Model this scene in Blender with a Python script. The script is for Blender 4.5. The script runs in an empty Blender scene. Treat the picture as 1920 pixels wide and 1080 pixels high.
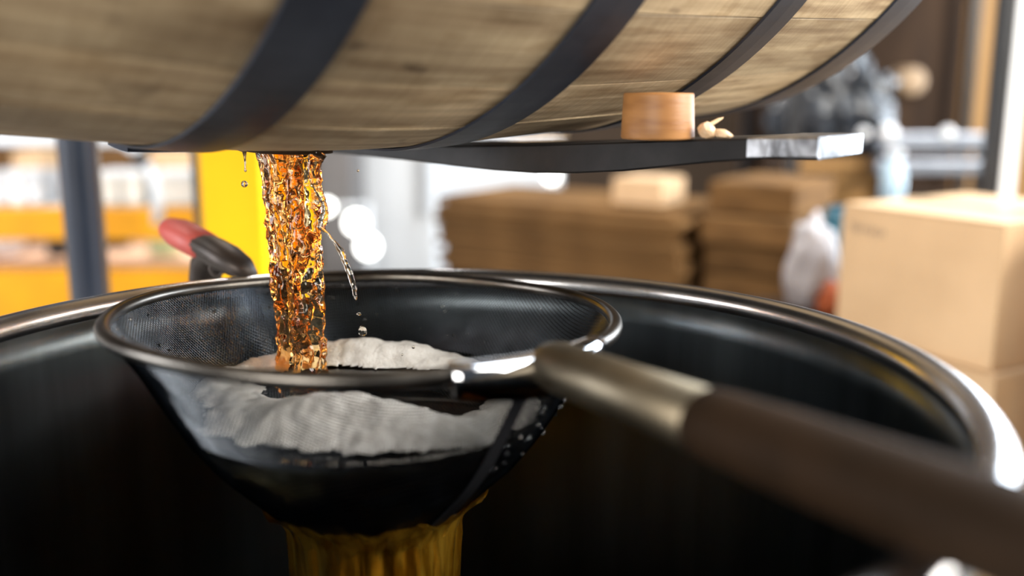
import bpy, bmesh, math, random
from mathutils import Vector, Matrix, noise

random.seed(7)
S = bpy.context.scene
COL = S.collection
PI = math.pi
R_ = math.radians

# ------------------------------------------------------------------ camera
ZC = 1.04                       # lens height above the floor
PITCH = R_(11.57)
cam_d = bpy.data.cameras.new('camera')
cam = bpy.data.objects.new('camera', cam_d)
COL.objects.link(cam)
cam.location = (0, 0, ZC)
cam.rotation_euler = (PI / 2 - PITCH, 0, 0)
cam_d.sensor_width = 36
cam_d.lens = 35.0
cam_d.clip_start = 0.02
cam_d.dof.use_dof = True
cam_d.dof.focus_distance = 0.705
cam_d.dof.aperture_fstop = 2.0
S.camera = cam
FPX = 35.0 / 36 * 1920

# ------------------------------------------------------------------ world, light, exposure
W = bpy.data.worlds.new('world')
S.world = W
W.use_nodes = True
W.node_tree.nodes['Background'].inputs[0].default_value = (0.62, 0.72, 0.85, 1)
W.node_tree.nodes['Background'].inputs[1].default_value = 0.12


def area(name, loc, target, sx, sy, power, col):
    d = bpy.data.lights.new(name, 'AREA')
    d.shape = 'RECTANGLE'
    d.size, d.size_y, d.energy, d.color = sx, sy, power, col
    o = bpy.data.objects.new(name, d)
    COL.objects.link(o)
    o.location = loc
    o.rotation_euler = (Vector(target) - Vector(loc)).to_track_quat('-Z', 'Y').to_euler()
    return o


area('right_key_light', (2.6, 0.2, 2.2), (0, 0.8, 0.9), 1.8, 1.7, 235, (1.0, 0.95, 0.87))  # added key light from the right; no door is modelled
area('front_fill_light', (-1.2, -2.2, 1.5), (-0.2, 0.9, 0.9), 1.5, 1.2, 85, (1.0, 0.95, 0.88))  # added fill light behind the camera; no window is modelled
area('overhead_soft_light', (1.7, 1.9, 3.6), (1.2, 1.4, 0), 2.6, 2.0, 170, (0.85, 0.93, 1.0))  # added overhead light for rim and box top highlights; the ceiling is closed
area('overhead_rack_fill', (-1.5, 1.3, 3.3), (-1.3, 1.8, 0), 1.8, 0.3, 60, (1.0, 0.95, 0.88))  # added fill from above for the rack front, no fixture
area('rear_door_daylight', (3.0, 3.2, 1.6), (0.2, 0.9, 0.9), 1.9, 2.0, 190, (0.82, 0.91, 1.0))
area('overhead_rack_fill', (-1.1, 3.5, 3.3), (-1.1, 3.0, 0), 1.8, 0.3, 105, (1.0, 0.95, 0.9))  # added light from above and behind, brightens rack deck and bag tops
area('left_fill_light', (-3.2, 0.4, 1.1), (-0.8, 2.5, 0.6), 1.6, 1.8, 100, (0.95, 0.97, 1.0))  # added unseen fill that brightens the rack fronts and bags

S.view_settings.view_transform = 'Standard'
S.view_settings.look = 'None'
S.view_settings.gamma = 1
S.view_settings.use_curve_mapping = False
S.view_settings.exposure = 0.0
S.cycles.max_bounces = 14
S.cycles.transmission_bounces = 12
S.cycles.glossy_bounces = 6
S.cycles.use_denoising = True


# ------------------------------------------------------------------ helpers
def at(px, py, Y):
    """world point at depth Y that is seen at photograph pixel (px, py)"""
    u, v = (px - 960) / FPX, (540 - py) / FPX
    c, s = math.cos(PITCH), math.sin(PITCH)
    dy, dz = c + v * s, v * c - s
    k = Y / dy
    return Vector((u * k, Y, ZC + dz * k))


def on_z(px, py, z):
    u, v = (px - 960) / FPX, (540 - py) / FPX
    c, s = math.cos(PITCH), math.sin(PITCH)
    dy, dz = c + v * s, v * c - s
    k = (z - ZC) / dz
    return Vector((u * k, dy * k, z))


def tag(o, label=None, cat=None, group=None, kind=None):
    if label: o['label'] = label
    if cat: o['category'] = cat
    if group: o['group'] = group
    if kind: o['kind'] = kind
    return o


def thing(name, label, cat, loc, rot=(0, 0, 0), group=None):
    o = bpy.data.objects.new(name, None)
    o.empty_display_size = 0.05
    COL.objects.link(o)
    o.location = loc
    o.rotation_euler = rot
    return tag(o, label, cat, group)


def obj(name, bm, m, parent=None, smooth=False, loc=None):
    me = bpy.data.meshes.new(name)
    bmesh.ops.recalc_face_normals(bm, faces=bm.faces)
    bm.to_mesh(me)
    bm.free()
    if smooth:
        me.polygons.foreach_set('use_smooth', [True] * len(me.polygons))
    if m: me.materials.append(m)
    o = bpy.data.objects.new(name, me)
    COL.objects.link(o)
    if parent: o.parent = parent
    if loc is not None: o.location = loc
    return o


def raw(name, verts, faces, m, parent=None, smooth=False):
    me = bpy.data.meshes.new(name)
    me.from_pydata(verts, [], faces)
    if smooth:
        me.polygons.foreach_set('use_smooth', [True] * len(me.polygons))
    me.update()
    if m: me.materials.append(m)
    o = bpy.data.objects.new(name, me)
    COL.objects.link(o)
    if parent: o.parent = parent
    return o


def box(bm, c, s, rot=None, bev=0.0):
    """box centre c, full size s"""
    r = bmesh.ops.create_cube(bm, size=1)
    vs = r['verts']
    M = Matrix.Translation(Vector(c)) @ (rot.to_4x4() if rot else Matrix.Identity(4)) @ Matrix.Diagonal((s[0], s[1], s[2], 1))
    bmesh.ops.transform(bm, matrix=M, verts=vs)
    if bev:
        es = list({e for v in vs for e in v.link_edges})
        bmesh.ops.bevel(bm, geom=es, offset=bev, segments=2, affect='EDGES', profile=0.6)


def boxo(name, c, s, m, parent=None, rot=None, bev=0.002):
    bm = bmesh.new()
    box(bm, c, s, rot, bev)
    return obj(name, bm, m, parent)


def tube(bm, pts, rad, n=10, cap=True, closed=False, flat=1.0, up=None):
    """swept tube along pts; rad number or list; flat squashes the 2nd axis"""
    P = [Vector(p) for p in pts]
    N = len(P)
    if not hasattr(rad, '__len__'): rad = [rad] * N
    rings = []
    prev = None
    for i in range(N):
        a = P[(i - 1) % N] if (closed or i > 0) else P[i]
        b = P[(i + 1) % N] if (closed or i < N - 1) else P[i]
        t = (b - a).normalized()
        if up is not None:
            u = Vector(up)
        elif prev is None:
            u = Vector((0, 0, 1)) if abs(t.z) < .9 else Vector((1, 0, 0))
        else:
            u = prev
        u = (u - t * u.dot(t)).normalized()
        prev = u
        w = t.cross(u)
        ring = []
        for k in range(n):
            q = 2 * PI * k / n
            ring.append(bm.verts.new(P[i] + rad[i] * (math.cos(q) * w + flat * math.sin(q) * u)))
        rings.append(ring)
    M = N if closed else N - 1
    for i in range(M):
        A, B = rings[i], rings[(i + 1) % N]
        for k in range(n):
            bm.faces.new((A[k], A[(k + 1) % n], B[(k + 1) % n], B[k]))
    if cap and not closed:
        bm.faces.new(rings[0][::-1])
        bm.faces.new(rings[-1])


def tubeo(name, pts, rad, m, parent=None, n=12, **k):
    bm = bmesh.new()
    tube(bm, pts, rad, n, **k)
    return obj(name, bm, m, parent, smooth=True)


def lathe(bm, prof, n=64, closed=False):
    """prof: list of (r, z) about the z axis"""
    rings = []
    for r, z in prof:
        if r < 1e-6:
            rings.append([bm.verts.new((0, 0, z))])
        else:
            rings.append([bm.verts.new((r * math.cos(2 * PI * k / n), r * math.sin(2 * PI * k / n), z)) for k in range(n)])
    L = len(rings)
    for i in range(L if closed else L - 1):
        A, B = rings[i], rings[(i + 1) % L]
        for k in range(n):
            j = (k + 1) % n
            if len(A) == 1 and len(B) == 1: continue
            if len(A) == 1: bm.faces.new((A[0], B[j], B[k]))
            elif len(B) == 1: bm.faces.new((A[k], A[j], B[0]))
            else: bm.faces.new((A[k], A[j], B[j], B[k]))


def latheo(name, prof, m, parent=None, n=64, loc=None, closed=False, smooth=True):
    bm = bmesh.new()
    lathe(bm, prof, n, closed)
    return obj(name, bm, m, parent, smooth, loc)


# ------------------------------------------------------------------ materials
def mat(name, col, rough=0.5, metal=0.0, col2=None, scale=(8, 8, 8), bump=0.0, bscale=None, detail=5, lo=.35, hi=.65,
        rough2=None, coat=0.0, vary=0.0, emit=None, spec=None):
    m = bpy.data.materials.new(name)
    m.use_nodes = True
    nt = m.node_tree
    B = nt.nodes['Principled BSDF']
    B.inputs['Base Color'].default_value = (*col, 1)
    B.inputs['Roughness'].default_value = rough
    B.inputs['Metallic'].default_value = metal
    if coat:
        B.inputs['Coat Weight'].default_value = coat
        B.inputs['Coat Roughness'].default_value = 0.15
    if spec is not None: B.inputs['Specular IOR Level'].default_value = spec
    L = nt.links.new
    tc = nt.nodes.new('ShaderNodeTexCoord')
    mp = nt.nodes.new('ShaderNodeMapping')
    mp.inputs['Scale'].default_value = scale
    L(tc.outputs['Object'], mp.inputs['Vector'])
    nz = nt.nodes.new('ShaderNodeTexNoise')
    nz.inputs['Scale'].default_value = 1.0
    nz.inputs['Detail'].default_value = detail
    L(mp.outputs[0], nz.inputs['Vector'])
    cr = nt.nodes.new('ShaderNodeValToRGB')
    cr.color_ramp.elements[0].position = lo
    cr.color_ramp.elements[1].position = hi
    c2 = col2 or tuple(c * 0.8 for c in col)
    cr.color_ramp.elements[0].color = (*c2, 1)
    cr.color_ramp.elements[1].color = (*col, 1)
    L(nz.outputs['Fac'], cr.inputs['Fac'])
    out = cr.outputs['Color']
    if vary:
        oi = nt.nodes.new('ShaderNodeObjectInfo')
        mr = nt.nodes.new('ShaderNodeMapRange')
        mr.inputs['To Min'].default_value = 1 - vary
        mr.inputs['To Max'].default_value = 1 + vary
        L(oi.outputs['Random'], mr.inputs['Value'])
        hs = nt.nodes.new('ShaderNodeHueSaturation')
        L(mr.outputs[0], hs.inputs['Value'])
        L(out, hs.inputs['Color'])
        out = hs.outputs['Color']
    L(out, B.inputs['Base Color'])
    if rough2 is not None:
        mr2 = nt.nodes.new('ShaderNodeMapRange')
        mr2.inputs['To Min'].default_value = rough
        mr2.inputs['To Max'].default_value = rough2
        L(nz.outputs['Fac'], mr2.inputs['Value'])
        L(mr2.outputs[0], B.inputs['Roughness'])
    if bump:
        bp = nt.nodes.new('ShaderNodeBump')
        bp.inputs['Strength'].default_value = bump
        bp.inputs['Distance'].default_value = 0.001
        src = nz
        if bscale:
            mp2 = nt.nodes.new('ShaderNodeMapping')
            mp2.inputs['Scale'].default_value = bscale
            L(tc.outputs['Object'], mp2.inputs['Vector'])
            src = nt.nodes.new('ShaderNodeTexNoise')
            src.inputs['Scale'].default_value = 1
            src.inputs['Detail'].default_value = 6
            L(mp2.outputs[0], src.inputs['Vector'])
        L(src.outputs['Fac'], bp.inputs['Height'])
        L(bp.outputs[0], B.inputs['Normal'])
    if emit:
        B.inputs['Emission Color'].default_value = (*emit[0], 1)
        B.inputs['Emission Strength'].default_value = emit[1]
    return m


def liquid(name, col, ior=1.34, rough=0.0, dens=0.0, acol=None):
    m = bpy.data.materials.new(name)
    m.use_nodes = True
    nt = m.node_tree
    B = nt.nodes['Principled BSDF']
    B.inputs['Base Color'].default_value = (*col, 1)
    B.inputs['Roughness'].default_value = rough
    B.inputs['IOR'].default_value = ior
    B.inputs['Transmission Weight'].default_value = 1.0
    if dens:
        va = nt.nodes.new('ShaderNodeVolumeAbsorption')
        va.inputs['Color'].default_value = (*acol, 1)
        va.inputs['Density'].default_value = dens
        nt.links.new(va.outputs[0], nt.nodes['Material Output'].inputs['Volume'])
    return m


def oak():
    m = bpy.data.materials.new('barrel_oak')
    m.use_nodes = True
    nt = m.node_tree
    L = nt.links.new
    B = nt.nodes['Principled BSDF']
    B.inputs['Roughness'].default_value = 0.62
    tc = nt.nodes.new('ShaderNodeTexCoord')
    oi = nt.nodes.new('ShaderNodeObjectInfo')

    def nz(scale, detail=5, off=True):
        mp = nt.nodes.new('ShaderNodeMapping')
        mp.inputs['Scale'].default_value = scale
        L(tc.outputs['Object'], mp.inputs['Vector'])
        if off:
            mu = nt.nodes.new('ShaderNodeMath')
            mu.operation = 'MULTIPLY'
            mu.inputs[1].default_value = 37.0
            L(oi.outputs['Random'], mu.inputs[0])
            cx = nt.nodes.new('ShaderNodeCombineXYZ')
            L(mu.outputs[0], cx.inputs[0])
            L(mu.outputs[0], cx.inputs[1])
            L(cx.outputs[0], mp.inputs['Location'])
        t = nt.nodes.new('ShaderNodeTexNoise')
        t.inputs['Scale'].default_value = 1
        t.inputs['Detail'].default_value = detail
        L(mp.outputs[0], t.inputs['Vector'])
        return t

    def ramp(src, p0, c0, p1, c1):
        r = nt.nodes.new('ShaderNodeValToRGB')
        r.color_ramp.elements[0].position = p0
        r.color_ramp.elements[0].color = (*c0, 1)
        r.color_ramp.elements[1].position = p1
        r.color_ramp.elements[1].color = (*c1, 1)
        L(src, r.inputs['Fac'])
        return r.outputs['Color']

    def mix(a, b, fac=1.0, mode='MULTIPLY'):
        x = nt.nodes.new('ShaderNodeMix')
        x.data_type = 'RGBA'
        x.blend_type = mode
        x.inputs['Factor'].default_value = fac
        L(a, x.inputs['A'])
        L(b, x.inputs['B'])
        return x.outputs['Result']

    grain = nz((5, 130, 130), 7)
    base = ramp(grain.outputs['Fac'], .3, (.43, .29, .155), .66, (.75, .565, .335))
    fleck = nz((22, 60, 60), 3)
    base = mix(base, ramp(fleck.outputs['Fac'], .36, (.74, .68, .6), .5, (1, 1, 1)), .8)
    stain = nz((5, 9, 9), 4, off=False)
    base = mix(base, ramp(stain.outputs['Fac'], .34, (.45, .41, .36), .56, (1, 1, 1)), .85)
    spot = nz((26, 30, 30), 2)
    base = mix(base, ramp(spot.outputs['Fac'], .24, (.25, .2, .16), .33, (1, 1, 1)), .8)
    saw = nz((300, 12, 12), 3)
    base = mix(base, ramp(saw.outputs['Fac'], .4, (.86, .84, .8), .6, (1, 1, 1)), .7)
    hs = nt.nodes.new('ShaderNodeHueSaturation')
    mr = nt.nodes.new('ShaderNodeMapRange')
    mr.inputs['To Min'].default_value = .74
    mr.inputs['To Max'].default_value = 1.15
    L(oi.outputs['Random'], mr.inputs['Value'])
    L(mr.outputs[0], hs.inputs['Value'])
    hs.inputs['Saturation'].default_value = .95
    L(base, hs.inputs['Color'])
    L(hs.outputs[0], B.inputs['Base Color'])
    ad = nt.nodes.new('ShaderNodeMath')
    ad.operation = 'ADD'
    L(grain.outputs['Fac'], ad.inputs[0])
    L(saw.outputs['Fac'], ad.inputs[1])
    bp = nt.nodes.new('ShaderNodeBump')
    bp.inputs['Strength'].default_value = .45
    bp.inputs['Distance'].default_value = .0008
    L(ad.outputs[0], bp.inputs['Height'])
    L(bp.outputs[0], B.inputs['Normal'])
    return m


M = {}
M['oak'] = oak()
M['hoop'] = mat('hoop_steel', (.058, .066, .09), .48, .75, (.036, .041, .056), (14, 14, 14), .15, (90, 90, 90), rough2=.4)
M['steel'] = mat('brushed_stainless', (.20, .235, .26), .27, 1, (.14, .165, .185), (30, 30, 3), .05, (300, 300, 8), rough2=.36)
M['rimsteel'] = mat('polished_stainless', (.80, .80, .82), .20, 1, (.68, .68, .7), (20, 20, 20), .05, (60, 60, 60), rough2=.30)
M['darksteel'] = mat('tarnished_steel', (.20, .185, .165), .26, 1, (.11, .10, .09), (30, 30, 30), .1, (90, 90, 90), rough2=.4)
M['wire'] = mat('mesh_wire', (.085, .097, .115), .2, 1, (.045, .052, .062), (60, 60, 60))
M['ferrule'] = mat('dull_steel', (.24, .205, .15), .42, 1, (.18, .15, .105), (30, 30, 30), .1, (90, 90, 90), rough2=.5)
M['chrome'] = mat('chrome', (.75, .76, .78), .08, 1, (.65, .66, .7), (30, 30, 30))
M['grip'] = mat('brown_grip', (.026, .014, .007), .68, 0, (.018, .010, .005), (40, 40, 40), .2, (200, 200, 200), spec=.1)
M['fork'] = mat('worn_black_steel', (.020, .018, .018), .5, .2, (.010, .009, .009), (30, 30, 30), .35, (120, 120, 120), spec=.25)
M['railsteel'] = mat('blue_grey_rail_steel', (.34, .37, .43), .35, .8, (.22, .25, .3), (20, 20, 20))
M['forktip'] = mat('bare_worn_steel', (.5, .5, .52), .3, 1, (.2, .2, .21), (60, 60, 60), .3, (150, 150, 150))
M['bung'] = mat('turned_poplar', (.44, .205, .065), .5, 0, (.26, .105, .028), (26, 26, 120), .3, (40, 40, 500), lo=.3, hi=.7)
M['chip'] = mat('fresh_split_wood', (.78, .58, .38), .6, 0, (.62, .40, .22), (200, 200, 200), .2)
M['yellow'] = mat('yellow_paint', (.95, .50, .0), .5, 0, (.88, .44, .0), (6, 6, 6), .1, (40, 40, 40), spec=.2)
M['amberpaint'] = mat('rack_orange_yellow_paint', (.58, .255, .002), .5, 0, (.48, .20, .002), (6, 6, 6), .1, spec=.2)
M['blackpaint'] = mat('black_paint', (.014, .015, .018), .38, 0, (.01, .01, .012), (12, 12, 12))
M['navypaint'] = mat('blue_black_paint', (.018, .028, .055), .35, 0, (.012, .02, .042), (12, 12, 12), coat=1)
M['greysteel'] = mat('grey_galvanised', (.55, .57, .6), .45, .3, (.45, .47, .5), (10, 10, 10))
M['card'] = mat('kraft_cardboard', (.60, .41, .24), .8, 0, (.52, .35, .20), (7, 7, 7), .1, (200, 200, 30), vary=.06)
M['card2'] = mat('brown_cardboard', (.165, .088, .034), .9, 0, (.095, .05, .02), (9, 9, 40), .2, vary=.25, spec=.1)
M['tape'] = mat('packing_tape', (.55, .40, .26), .25, 0, (.5, .36, .22), (12, 12, 12))
M['ink'] = mat('grey_stamp_ink', (.16, .13, .11), .8, 0, (.12, .1, .09), (50, 50, 50))
M['white'] = mat('white_paint', (.70, .73, .77), .4, 0, (.66, .69, .73), (4, 4, 4))
M['whiteplastic'] = mat('white_plastic', (.82, .83, .85), .35, 0, (.74, .75, .78), (9, 9, 9))
M['paper'] = mat('white_paper', (.62, .61, .57), .8, 0, (.5, .49, .46), (20, 20, 20))
M['bagwhite'] = mat('white_film_bag', (.88, .88, .92), .4, 0, (.78, .79, .86), (15, 15, 15), .3, (40, 40, 40))
M['bagdull'] = mat('dull_white_film', (.42, .40, .42), .45, 0, (.3, .28, .3), (15, 15, 15), .3, (40, 40, 40))
M['baggreen'] = mat('pale_green_film', (.52, .62, .36), .4, 0, (.4, .5, .3), (15, 15, 15))
M['baggrey'] = mat('grey_violet_film', (.27, .27, .34), .4, 0, (.18, .18, .24), (15, 15, 15))
M['bagblack'] = mat('black_film_bag', (.022, .026, .034), .24, 0, (.014, .017, .022), (15, 15, 15), .3, (30, 30, 30))
M['red'] = mat('red_rubber', (.52, .085, .065), .5, 0, (.45, .07, .055), (40, 40, 40))
M['clampsteel'] = mat('clamp_dark_steel', (.06, .045, .038), .45, .5, (.035, .027, .023), (40, 40, 40), .2)
M['teal'] = mat('teal_plastic', (.01, .12, .19), .4, 0, (.008, .1, .16), (10, 10, 10))
M['orange'] = mat('orange_cloth', (.30, .07, .015), .8, 0, (.3, .06, .015), (20, 20, 20))
M['ply'] = mat('plywood', (.38, .20, .06), .6, 0, (.28, .14, .04), (3, 3, 1), .1, vary=.12)
M['darkwood'] = mat('dark_stained_wood', (.045, .024, .012), .6, 0, (.026, .014, .008), (12, 12, 2), .1, vary=.2, spec=.12)
M['palewood'] = mat('pale_wood', (.62, .45, .30), .6, 0, (.52, .36, .22), (30, 30, 30))
M['concrete'] = mat('concrete', (.30, .29, .27), .7, 0, (.2, .195, .18), (3, 3, 3), .2, (30, 30, 30))
M['wall'] = mat('wall_brown', (.075, .05, .034), .8, 0, (.055, .037, .025), (2, 2, 2), .1, (40, 40, 40), spec=.1)
M['ceil'] = mat('ceiling_dark', (.16, .16, .17), .8, 0, (.12, .12, .13), (2, 2, 2))
M['globeglow'] = mat('glowing_globe_glass', (1, 1, 1), .3, emit=((1.0, 1.0, .95), 6.0))  # shared by the pendant lamp and the globes standing in for glints
M['foam'] = mat('whisky_foam', (.92, .91, .88), .45, 0, (.78, .76, .72), (150, 150, 150), 1.0, (420, 420, 420), spec=.6)
M['whisky'] = liquid('amber_whisky', (1.0, .95, .84), 1.35, 0.0, 42, (1.0, .74, .12))
M['whiskydark'] = liquid('dark_amber_whisky', (1.0, .90, .72), 1.35, 0.0, 85, (1.0, .66, .08))
M['whiskyclear'] = liquid('clear_whisky', (1.0, .97, .9), 1.34, 0.0, 15, (1.0, .7, .2))
M['held'] = liquid('held_whisky', (1.0, .9, .7), 1.35, 0.0, 70, (.80, .66, .16))
M['pool'] = liquid('whisky_pool', (1.0, .8, .4), 1.35, 0.0, 25, (.9, .68, .15))
M['curtain'] = mat('bubbly_amber_whisky', (.95, .60, .07), .06, 0, (.42, .2, .01), (90, 90, 14), .9, (220, 220, 30), lo=.42, hi=.62)
M['curtain'].node_tree.nodes['Principled BSDF'].inputs['Transmission Weight'].default_value = .78
M['curtain'].node_tree.nodes['Principled BSDF'].inputs['IOR'].default_value = 1.35
M['bead'] = liquid('clear_drop', (1, .98, .94), 1.33, 0)

# ------------------------------------------------------------------ the room
f = boxo('floor', (0, 1.0, -0.05), (9, 10, .1), M['concrete'], bev=0); tag(f, 'grey concrete warehouse floor', None, None, 'structure')
f = boxo('wall_back', (0, 5.65, 1.9), (9, .1, 3.8), M['wall'], bev=0); tag(f, 'dark brown back wall', None, None, 'structure')
f = boxo('wall_left', (-4.55, 1.0, 1.9), (.1, 10, 3.8), M['wall'], bev=0); tag(f, 'dark brown side wall', None, None, 'structure')
f = boxo('ceiling', (0, 1.0, 3.85), (9, 10, .1), M['ceil'], bev=0); tag(f, 'dark ceiling', None, None, 'structure')

# ------------------------------------------------------------------ barrel
TH, TL = R_(39.4), -.0341
BR, BDR, BEX = .3318, .0398, 1.19
BHALF = .446
BUNG = Vector((-.157, .709, ZC - .0462))


def brad(t):
    return BR - BDR * (max(math.hypot(t, .04) - .04, 0) / .45) ** BEX


barrel = thing('whiskey_barrel', 'oak barrel lying on its side above the strainer, bound with dark steel hoops', 'barrel', BUNG, (0, -TL, TH))


def bpt(t, phi, r):
    # local barrel frame: x along the axis, z up, phi from the bottom towards the camera side (-y)
    return Vector((t, -r * math.sin(phi), BR - r * math.cos(phi)))


joints = [-4, 8, 19.5, 30, 42.5]
a = 42.5
rs = random.Random(3)
while True:
    a += rs.uniform(9, 13)
    if a > 356 - 12: break
    joints.append(a)
js = joints + [356]
TS = [-BHALF + 2 * BHALF * i / 22 for i in range(23)]
for i in range(len(js) - 1):
    a0, a1 = R_(js[i]) + .0007, R_(js[i + 1]) - .0007
    off = rs.uniform(-.0008, .0006)
    off = {0: 0, 1: .0006, 2: -.0003, 3: 0, 4: .0004}.get(i, off)
    bm = bmesh.new()
    secs = []
    for t in TS:
        r = brad(t) + off
        ch = .0009 / r
        prof = [(a0, r - .026), (a0, r - .0008), (a0 + ch, r)]
        K = 4
        prof += [(a0 + ch + (a1 - a0 - 2 * ch) * k / K, r) for k in range(1, K)]
        prof += [(a1 - ch, r), (a1, r - .0008), (a1, r - .026)]
        secs.append([bm.verts.new(bpt(t, p, q)) for p, q in prof])
    n = len(secs[0])
    for A, B_ in zip(secs, secs[1:]):
        for k in range(n):
            bm.faces.new((A[k], A[(k + 1) % n], B_[(k + 1) % n], B_[k]))
    bm.faces.new(secs[0][::-1])
    bm.faces.new(secs[-1])
    obj('stave', bm, M['oak'], barrel)
for sx in (-1, 1):                      # the two heads, each of five boards
    hx = sx * (BHALF - .035)
    hr = brad(hx) - .024
    bw = 2 * hr / 5
    for k in range(5):
        z0, z1 = -hr + k * bw + .0006, -hr + (k + 1) * bw - .0006
        bm = bmesh.new()
        pts = []
        N = 8
        for j in range(N + 1):
            z = z0 + (z1 - z0) * j / N
            pts.append((math.sqrt(max(hr * hr - z * z, 0)), z))
        loop = [(y, z) for y, z in pts] + [(-y, z) for y, z in reversed(pts)]
        clean = []
        for q in loop:
            if not clean or (Vector(q) - Vector(clean[-1])).length > 1e-5: clean.append(q)
        f0 = [bm.verts.new((hx - .009, y, BR + z)) for y, z in clean]
        f1 = [bm.verts.new((hx + .009, y, BR + z)) for y, z in clean]
        bm.faces.new(f0[::-1]); bm.faces.new(f1)
        for j in range(len(f0)):
            q = (j + 1) % len(f0)
            bm.faces.new((f0[j], f0[q], f1[q], f1[j]))
        obj('head_board', bm, M['oak'], barrel)


def hoop(tc, w, lap_phi):
    bm = bmesh.new()
    N = 144
    rings = []
    th = .0017
    for k in range(N):
        p = 2 * PI * k / N
        ring = []
        for t, dr in ((-w / 2, .0009), (-w / 2 + .0008, .0009 + th), (0, .0013 + th), (w / 2 - .0008, .0009 + th), (w / 2, .0009)):
            ring.append(bm.verts.new(bpt(tc + t, p, brad(tc + t) + dr)))
        rings.append(ring)
    for k in range(N):
        A, B_ = rings[k], rings[(k + 1) % N]
        for j in range(5):
            bm.faces.new((A[j], A[(j + 1) % 5], B_[(j + 1) % 5], B_[j]))
    h = obj('hoop', bm, M['hoop'], barrel, smooth=False)
    bm = bmesh.new()                    # riveted overlap
    rows = []
    for k in range(7):
        p = lap_phi + R_(1.1) * (k - 3)
        rows.append([bm.verts.new(bpt(tc + s * w / 2 * .96, p, brad(tc) + d)) for s, d in ((-1, .0012), (-1, .0045), (1, .0045), (1, .0012))])
    for A, B_ in zip(rows, rows[1:]):
        for j in range(4):
            bm.faces.new((A[j], A[(j + 1) % 4], B_[(j + 1) % 4], B_[j]))
    bm.faces.new(rows[0][::-1]); bm.faces.new(rows[-1])
    obj('hoop_lap', bm, M['hoop'], h)
    for s in (-1, 1):
        bm = bmesh.new()
        bmesh.ops.create_uvsphere(bm, u_segments=10, v_segments=6, radius=.0035)
        c = bpt(tc + s * w * .22, lap_phi, brad(tc) + .0045)
        nrm = Vector((0, -math.sin(lap_phi), -math.cos(lap_phi)))
        q = Vector((0, 0, 1)).rotation_difference(nrm).to_matrix().to_4x4()
        bmesh.ops.transform(bm, matrix=Matrix.Translation(c) @ q @ Matrix.Diagonal((1, 1, .5, 1)), verts=bm.verts)
        obj('rivet', bm, M['hoop'], h, smooth=True)


hoop(-.0897, .042, R_(-5))
hoop(.0897, .042, R_(150))
hoop(-.2606, .034, R_(160))
hoop(.2606, .033, R_(165))
hoop(-.4237, .042, R_(155))
hoop(.4237, .042, R_(170))
latheo('bung_hole', [(.0235, -.0016), (.030, -.0008), (.030, .004), (.0235, .004)], M['darkwood'], barrel, 32, closed=True)

# ------------------------------------------------------------------ steel drum
DX, DY, DR, DZ = -.0635, .5295, .3, ZC - .158
drum = thing('steel_drum', 'open stainless steel drum with a rolled rim under the barrel', 'drum', (DX, DY, 0))
latheo('drum_wall', [(DR - .006, .03), (DR - .006, .30), (DR - .001, .306), (DR + .001, .315), (DR - .001, .324), (DR - .006, .33), (DR - .006, .58), (DR - .001, .586), (DR + .001, .595), (DR - .001, .604), (DR - .006, .61), (DR - .006, DZ - .004),
                     (DR - .0085, DZ - .004), (DR - .0085, DZ - .03), (DR - .0095, .61), (DR - .0095, .03)], M['steel'], drum, 128, closed=True)
bm = bmesh.new()
tube(bm, [(DR * math.cos(q), DR * math.sin(q), DZ - .004 + .0012 * math.sin(3 * q + .6)) for q in [2 * PI * k / 160 for k in range(160)]], 0.0100, 16, closed=True, up=(0, 0, 1))
obj('rolled_rim', bm, M['rimsteel'], drum, smooth=True)
latheo('drum_bottom', [(0, .0), (DR - .01, .0), (DR - .006, .03), (DR - .0095, .034), (0, .034)], M['steel'], drum, 96)
pool = latheo('whiskey_pool', [(0, .0355), (DR - .012, .0355), (DR - .012, .12), (0, .12)], M['pool'], None, 96, loc=(DX, DY, 0))
tag(pool, 'amber whiskey gathered at the bottom of the steel drum', 'whiskey')

# ------------------------------------------------------------------ strainer
SC = Vector((-.0964, .6495, ZC - .1515))
SN = Vector((.0211, .0341, 1)).normalized()
SRAD = .165
strainer = thing('mesh_strainer', 'large wire mesh strainer with a steel rim and long brown grip resting over the drum', 'strainer', SC)
strainer.rotation_mode = 'QUATERNION'
SQ = Vector((0, 0, 1)).rotation_difference(SN)
strainer.rotation_quaternion = SQ
SM = Matrix.Translation(SC) @ SQ.to_matrix().to_4x4()
SMI = SM.inverted()
bm = bmesh.new()
tube(bm, [(SRAD * math.cos(q), SRAD * math.sin(q), .0008 * math.sin(2 * q + 1) + .0006 * math.sin(5 * q)) for q in [2 * PI * k / 140 for k in range(140)]], .0046, 12, closed=True, up=(0, 0, 1))
obj('rim_wire', bm, M['darksteel'], strainer, smooth=True)
# bowl profile (r, depth)
PROF = [(.1635, .0), (.156, .012), (.1455, .028), (.132, .052), (.1185, .074), (.103, .094), (.088, .109), (.069, .127), (.045, .143), (.022, .152), (0, .155)]
arc = [0.0]
for (r0, d0), (r1, d1) in zip(PROF, PROF[1:]): arc.append(arc[-1] + math.hypot(r1 - r0, d1 - d0))
ALEN = arc[-1]


def bowl(s):                            # s: arc length from the bottom -> r, depth
    q = ALEN - s
    for i in range(len(arc) - 1):
        if q <= arc[i + 1] + 1e-9:
            k = (q - arc[i]) / (arc[i + 1] - arc[i])
            # smooth the polyline slightly
            return PROF[i][0] + k * (PROF[i + 1][0] - PROF[i][0]), PROF[i][1] + k * (PROF[i + 1][1] - PROF[i][1])
    return PROF[-1]


def bowl_at_depth(d):
    for (r0, d0), (r1, d1) in zip(PROF, PROF[1:]):
        if d <= d1: return r0 + (r1 - r0) * (d - d0) / (d1 - d0)
    return 0


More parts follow.
